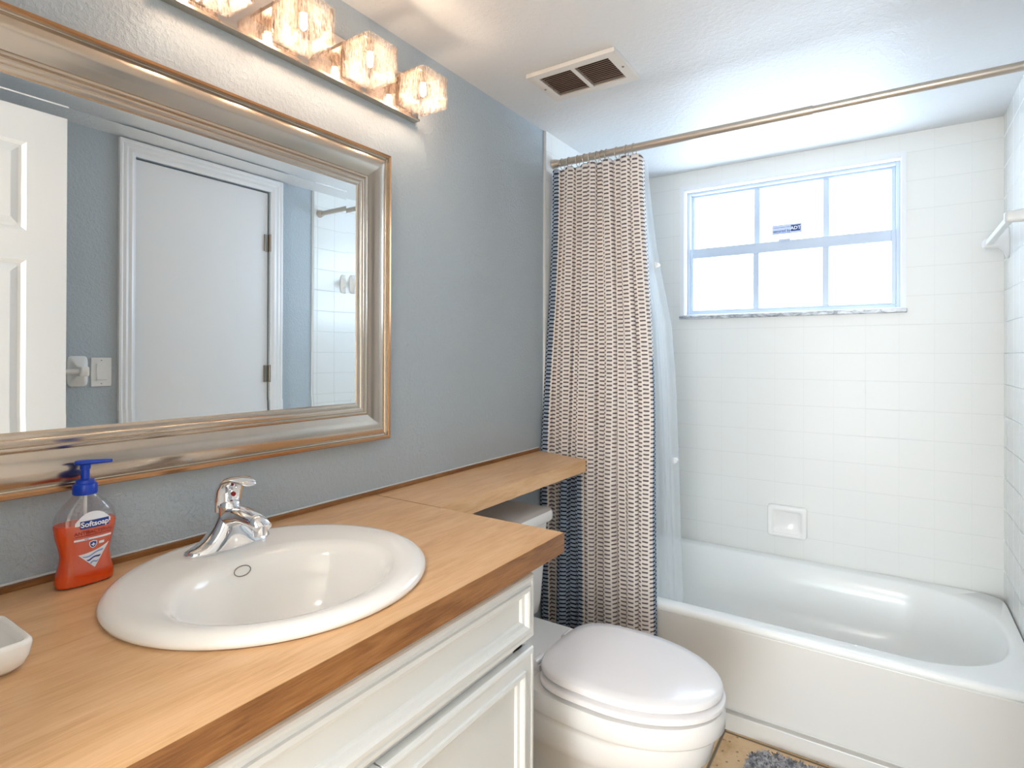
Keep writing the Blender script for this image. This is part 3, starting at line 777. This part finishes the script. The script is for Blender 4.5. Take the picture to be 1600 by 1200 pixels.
# each side lofted on its own so mitres stay crisp
def side(bm, k, prof, mi=0):
    j = (k+1) % 4; rings = []
    for t_, h in prof:
        rings.append([pl(o_[q][0]+(i_[q][0]-o_[q][0])*t_, o_[q][1]+(i_[q][1]-o_[q][1])*t_, h) for q in (k, j)])
    loft(bm, rings, False)
bm = B(); side(bm, 0, prof[4:]); [side(bm, k, prof[4:]) for k in (1, 2, 3)]; obj('frame', bm, M['frame'], mr, auto=35)
bm = B(); [side(bm, k, prof[:5]) for k in range(4)]; o = obj('frame_lip', bm, M['frame_edge'], mr, auto=40); tag(o, 'thin bronze outer lip')
GX = .0150
bo = rect(IY0-.004, IZ0-.004, IY1+.004, IZ1+.004); bw = .031; bi = rect(IY0+bw, IZ0+bw*.75, IY1-bw, IZ1-bw*.8)
bm = B(); bm.faces.new([bm.verts.new((GX, a_, b_)) for a_, b_ in bi]); obj('glass', bm, M['mirror'], mr)
bm = B()
for k in range(4):
    j = (k+1) % 4
    bm.faces.new([bm.verts.new((GX+e, *p)) for e, p in ((.00045, bo[k]), (.00045, bo[j]), (0, bi[j]), (0, bi[k]))])
obj('bevel', bm, M['mirror'], mr)

# ------------------------------------------------------------------ vanity light
CW = .094; LX0 = .0395; LZ0, LZ1 = 1.944, 2.030
ys = [1.121, .929, .737, .545]
vl = thing('vanity_light', 'chrome bar wall light with four rippled glass cubes above the mirror', 'wall light', (0, .88, 1.98))
bm = B(); box(bm, .001, .525, 1.943, .020, 1.221, 2.052, .0015); obj('backplate', bm, M['plate'], vl)
obj('bottom_channel', bx(.001, .525, 1.936, .025, 1.222, 1.943, .001), M['nickel'], vl)
for k, y0 in enumerate(ys):
    y1 = y0+CW; x0, x1 = LX0, LX0+CW; xc, yc = (x0+x1)/2, (y0+y1)/2
    bm = B(); th = .005
    # open-bottomed glass cube with wall thickness
    box(bm, x1-th, y0, LZ0, x1, y1, LZ1); box(bm, x0, y0, LZ0, x0+th, y1, LZ1)
    box(bm, x0+th, y0, LZ0, x1-th, y0+th, LZ1); box(bm, x0+th, y1-th, LZ0, x1-th, y1, LZ1)
    shade_bm = bm
    bm = B(); box(bm, .020, y0+.012, LZ1+.001, x1-.03, y1-.012, LZ1+.011, .001); box(bm, .020, yc-.02, 1.965, .041, yc+.02, LZ1, .001)
    br_ = obj('shade_bracket', bm, M['nickel'], vl); obj('glass_shade', shade_bm, M['ice'], br_)
    bm = B(); tube(bm, [(xc, yc, LZ1), (xc, yc, LZ1-.022)], .010, 16); obj('bulb_socket', bm, M['nickel'], br_)
    bm = B(); tube(bm, [(xc, yc, LZ1-.022), (xc, yc, LZ1-.026), (xc, yc, LZ1-.050), (xc, yc, LZ1-.056)], [.004, .0075, .0075, .002], 14); obj('bulb', bm, M['bulb'], br_, smooth=True)

# ------------------------------------------------------------------ toilet
TYc = 1.440
tl_ = thing('toilet', 'white two-piece toilet with closed lid between the vanity and the tub', 'toilet', (.42, TYc, 0))
def egg(xb, xm, xf, w, z, pb=2.6, pf=2.0, n=64, yc=TYc):
    out = []
    for i in range(n):
        a_ = 2*PI*i/n; c, s = math.cos(a_), math.sin(a_)
        if c >= 0: x = xm + (xf-xm)*abs(c)**(2/pf); y = w*math.copysign(abs(s)**(2/pf), s)
        else: x = xm - (xm-xb)*abs(c)**(2/pb); y = w*math.copysign(abs(s)**(2/pb), s)
        out.append((x, yc+y, z))
    return out
# tank
bm = B()
def trr(d, z, r=.035): return rr2(.016+d*.3, 1.215+d, .208-d, 1.676-d, r, z)
loft(bm, [trr(.035, .395), trr(.022, .405), trr(.016, .44), trr(.008, .58), trr(.002, .695), trr(.002, .705)], True, True, True)
obj('tank', bm, M['toilet'], tl_, auto=50)
bm = B(); loft(bm, [rr2(.012, 1.207, .219, 1.685, .038, .706), rr2(.010, 1.203, .223, 1.689, .040, .712), rr2(.010, 1.203, .223, 1.689, .040, .732), rr2(.013, 1.207, .219, 1.685, .038, .740), rr2(.03, 1.225, .195, 1.655, .03, .742)], True, True, True)
obj('tank_lid', bm, M['toilet'], tl_, auto=50)
# bowl
bm = B()
loft(bm, [egg(.20, .45, .68, .098, .002), egg(.20, .45, .70, .105, .015), egg(.205, .45, .69, .098, .05), egg(.21, .46, .685, .100, .12), egg(.21, .47, .715, .118, .18), egg(.215, .50, .765, .150, .235),
          egg(.22, .53, .797, .174, .27), egg(.225, .54, .806, .179, .318), egg(.225, .545, .806, .179, .330), egg(.225, .55, .820, .186, .336), egg(.225, .555, .828, .190, .345), egg(.225, .555, .828, .190, .375), egg(.23, .555, .822, .186, .388), egg(.24, .555, .80, .170, .392)], True, True, True)
obj('bowl', bm, M['toilet'], tl_, auto=50)
bm = B(); loft(bm, [rr2(.10, 1.33, .34, 1.55, .03, .20), rr2(.06, 1.30, .36, 1.58, .03, .34), rr2(.05, 1.27, .37, 1.61, .035, .385), rr2(.055, 1.275, .365, 1.605, .03, .394)], True, True, True)
obj('tank_deck', bm, M['toilet'], tl_, auto=50)
bm = B(); loft(bm, [egg(.385, .57, .806, .164, .3915, 4), egg(.385, .57, .806, .164, .3985, 4), egg(.372, .57, .828, .186, .400, 4), egg(.372, .57, .828, .186, .409, 4), egg(.376, .57, .822, .181, .4135, 4)], True, True, True)
obj('seat', bm, M['seat'], tl_, auto=50)
bm = B(); loft(bm, [egg(.385, .565, .798, .160, .4125, 3.4), egg(.385, .565, .798, .162, .4215, 3.4), egg(.366, .565, .822, .182, .4245, 3.4), egg(.366, .565, .822, .182, .434, 3.4), egg(.371, .565, .815, .177, .440, 3.4), egg(.40, .565, .785, .150, .4435, 3.4), egg(.46, .565, .70, .08, .4455, 3.0)], True, True, True)
obj('lid', bm, M['seat'], tl_, auto=60)
for y in (TYc-.085, TYc+.085):
    bm = B(); tube(bm, [(.352, y-.022, .412), (.352, y+.022, .412)], .011, 14); box(bm, .338, y-.018, .392, .366, y+.018, .410, .003); obj('hinge', bm, M['seat'], tl_, auto=40)
bm = B(); tube(bm, [(.206, 1.27, .655), (.222, 1.27, .655)], .009, 12); tube(bm, [(.220, 1.265, .655), (.222, 1.33, .650)], .005, 10); obj('flush_lever', bm, M['chrome'], tl_, auto=40)

# ------------------------------------------------------------------ bath mat
RGX0, RGX1, RGY0, RGY1 = .80, 1.40, 1.30, 1.935
bm = B(); loft(bm, [rr2(RGX0, RGY0, RGX1, RGY1, .07, .001), rr2(RGX0, RGY0, RGX1, RGY1, .07, .010), rr2(RGX0+.01, RGY0+.01, RGX1-.01, RGY1-.01, .065, .016)], True, True, True)
rnd = random.Random(3)
for k in range(14000):
    x = rnd.uniform(RGX0-.004, RGX1+.004); y = rnd.uniform(1.55, RGY1+.004) if k % 4 else rnd.uniform(RGY0, RGY1)
    dx = max(RGX0+.07-x, x-(RGX1-.07), 0); dy = max(RGY0+.07-y, y-(RGY1-.07), 0)
    if math.hypot(dx, dy) > .073: continue
    an = rnd.uniform(0, PI*2); l = rnd.uniform(.004, .010); tx, ty = rnd.uniform(-.010, .010), rnd.uniform(-.010, .010)
    p = [bm.verts.new((x+.002*math.cos(an+q*2.09), y+.002*math.sin(an+q*2.09), .012)) for q in range(3)]
    m_ = [bm.verts.new((x+tx*.7+.0026*math.cos(an+q*2.09), y+ty*.7+.0026*math.sin(an+q*2.09), .014+l*.7)) for q in range(3)]
    tp = bm.verts.new((x+tx, y+ty, .014+l))
    for q in range(3):
        bm.faces.new((p[q], p[(q+1) % 3], m_[(q+1) % 3], m_[q])); bm.faces.new((m_[q], m_[(q+1) % 3], tp))
tag(obj('bath_mat', bm, M['rug'], smooth=True, origin=(1.1, 1.6, 0)), 'grey shaggy bath mat on the tan floor tiles in front of the tub', 'bath mat')

# ------------------------------------------------------------------ things the mirror shows on the right wall
# closet door
cdm = bx(W+.012, CY0+.007, .012, W+.046, CY1-.007, CZ1-.006, .001)
door1 = struct('door_1', cdm, M['trimwhite'])
struct('dark_door_back', bx(W+.050, CY0, 0, W+.095, CY1, CZ1), M['dark'], parent=door1)  # near-black panel filling the opening behind the slab
def casing(bm, y0, y1, z1, xw, w, out=-1):
    P = [(0, 0), (0, .016), (.12, .017), (.22, .013), (.40, .015), (.55, .012), (.75, .014), (.88, .010), (1, .008), (1, 0)]
    o3 = [(y0-w, 0), (y0-w, z1+w), (y1+w, z1+w), (y1+w, 0)]; i3 = [(y0, 0), (y0, z1), (y1, z1), (y1, 0)]
    rings = [[(xw - h, o[0]+(i[0]-o[0])*t_, o[1]+(i[1]-o[1])*t_) for o, i in zip(o3, i3)] for t_, h in P]
    loft(bm, rings, False); return bm
struct('trim_2', casing(B(), CY0, CY1, CZ1, W-.0005, .062), M['trimwhite'])
for zz in (.25, 1.16, 1.83):
    bm = B(); tube(bm, [(W-.004, CY1-.003, zz-.044), (W-.004, CY1-.003, zz+.044)], .0055, 12)
    box(bm, W+.003, CY1-.028, zz-.042, W+.0118, CY1-.001, zz+.042)
    struct('hinge', bm, M['hinge'], parent=door1)
# light switch
sw = thing('light_switch', 'white rocker light switch beside the closet door casing, seen in the mirror', 'light switch', (W, .988, 1.185))
obj('wall_plate', bx(W-.006, .951, 1.127, W-.0003, 1.023, 1.243, .002), M['plastic'], sw)
bm = B(); vs = [(W-.0065, 1.152), (W-.0115, 1.154), (W-.0085, 1.186), (W-.0095, 1.218), (W-.0065, 1.220)]
loft(bm, [[(x, .970, z_) for x, z_ in vs], [(x, 1.004, z_) for x, z_ in vs]], True, True, True); obj('rocker', bm, M['plastic'], sw)
for zz in (1.138, 1.232):
    bm = B(); tube(bm, [(W-.0055, .987, zz), (W-.0068, .987, zz)], .0022, 10); obj('screw', bm, M['hinge'], sw)
# hand towel bar partly behind the open door
hb = thing('hand_towel_bar', 'white ceramic towel bar beside the light switch, half behind the open door in the mirror', 'towel bar', (W, .7, 1.19))
for yc in (.905, .50):
    bm = B(); rings = []
    for x, hy, hz in ((W-.0005, .034, .060), (W-.010, .034, .060), (W-.016, .028, .050), (W-.040, .014, .020), (W-.062, .013, .018), (W-.078, .015, .019), (W-.082, .011, .014)):
        rings.append([(x, yc + hy*math.copysign(abs(math.cos(a_))**.35, math.cos(a_)), 1.19 + hz*math.copysign(abs(math.sin(a_))**.35, math.sin(a_))) for a_ in [2*PI*i/32 for i in range(32)]])
    loft(bm, rings, True, True, True); obj('bracket', bm, M['plastic'], hb, auto=40)
bm = B(); tube(bm, [(W-.062, .50, 1.19), (W-.062, .905, 1.19)], .010, 14); obj('bar', bm, M['plastic'], hb, auto=40)

# open entry door with six panels, hinged beside the camera
ed = thing('entry_door', 'open white six-panel door seen at the left of the mirror', 'door', (1.3175, .38, 0))
ex0, ex1, ey0, ey1, ez1 = 1.300, 1.335, .070, .797, 2.092
bm = B()
st_ = .113; ys_ = [(ey0+st_, (ey0+ey1)/2-.055), ((ey0+ey1)/2+.055, ey1-st_)]
zs_ = [(.24, .86), (.99, 1.575), (1.675, 1.975)]
ycuts = [ey0, ys_[0][0], ys_[0][1], ys_[1][0], ys_[1][1], ey1]; zcuts = [.01, .24, .86, .99, 1.575, 1.675, 1.975, ez1]
for a_ in range(5):
    for b_ in range(7):
        if a_ in (1, 3) and b_ in (1, 3, 5): box(bm, ex0+.012, ycuts[a_], zcuts[b_], ex1-.012, ycuts[a_+1], zcuts[b_+1])
        else: box(bm, ex0, ycuts[a_], zcuts[b_], ex1, ycuts[a_+1], zcuts[b_+1])
bmesh.ops.remove_doubles(bm, verts=bm.verts[:], dist=1e-5)
obj('door_slab', bm, M['trimwhite'], ed)
for (ya, yb) in ys_:
    for (za, zb) in zs_:
        bm = B()
        for sx, xs_ in ((-1, ex0), (1, ex1)):
            P = [(0, 0), (.012, .010), (.020, .010), (.040, .003), (.042, .0025)]
            rings = [[(xs_ - sx*h, p, q) for p, q in rect(ya+d, za+d, yb-d, zb-d)] for d, h in P]
            loft(bm, rings, True, False, True)
        obj('raised_panel', bm, M['trimwhite'], ed)
bm = B()
for zz in (.3, 1.05, 1.85): tube(bm, [(1.338, .062, zz-.045), (1.338, .062, zz+.045)], .006, 12)
box(bm, 1.334, -.038, .25, 1.3385, .068, 1.9)
bm.free()
for zz in (.3, 1.05, 1.85):
    bm = B(); tube(bm, [(1.336, .064, zz-.045), (1.336, .064, zz+.045)], .006, 12); box(bm, 1.334, -.030, zz-.045, 1.340, .064, zz+.045); obj('hinge', bm, M['hinge'], ed, auto=40)
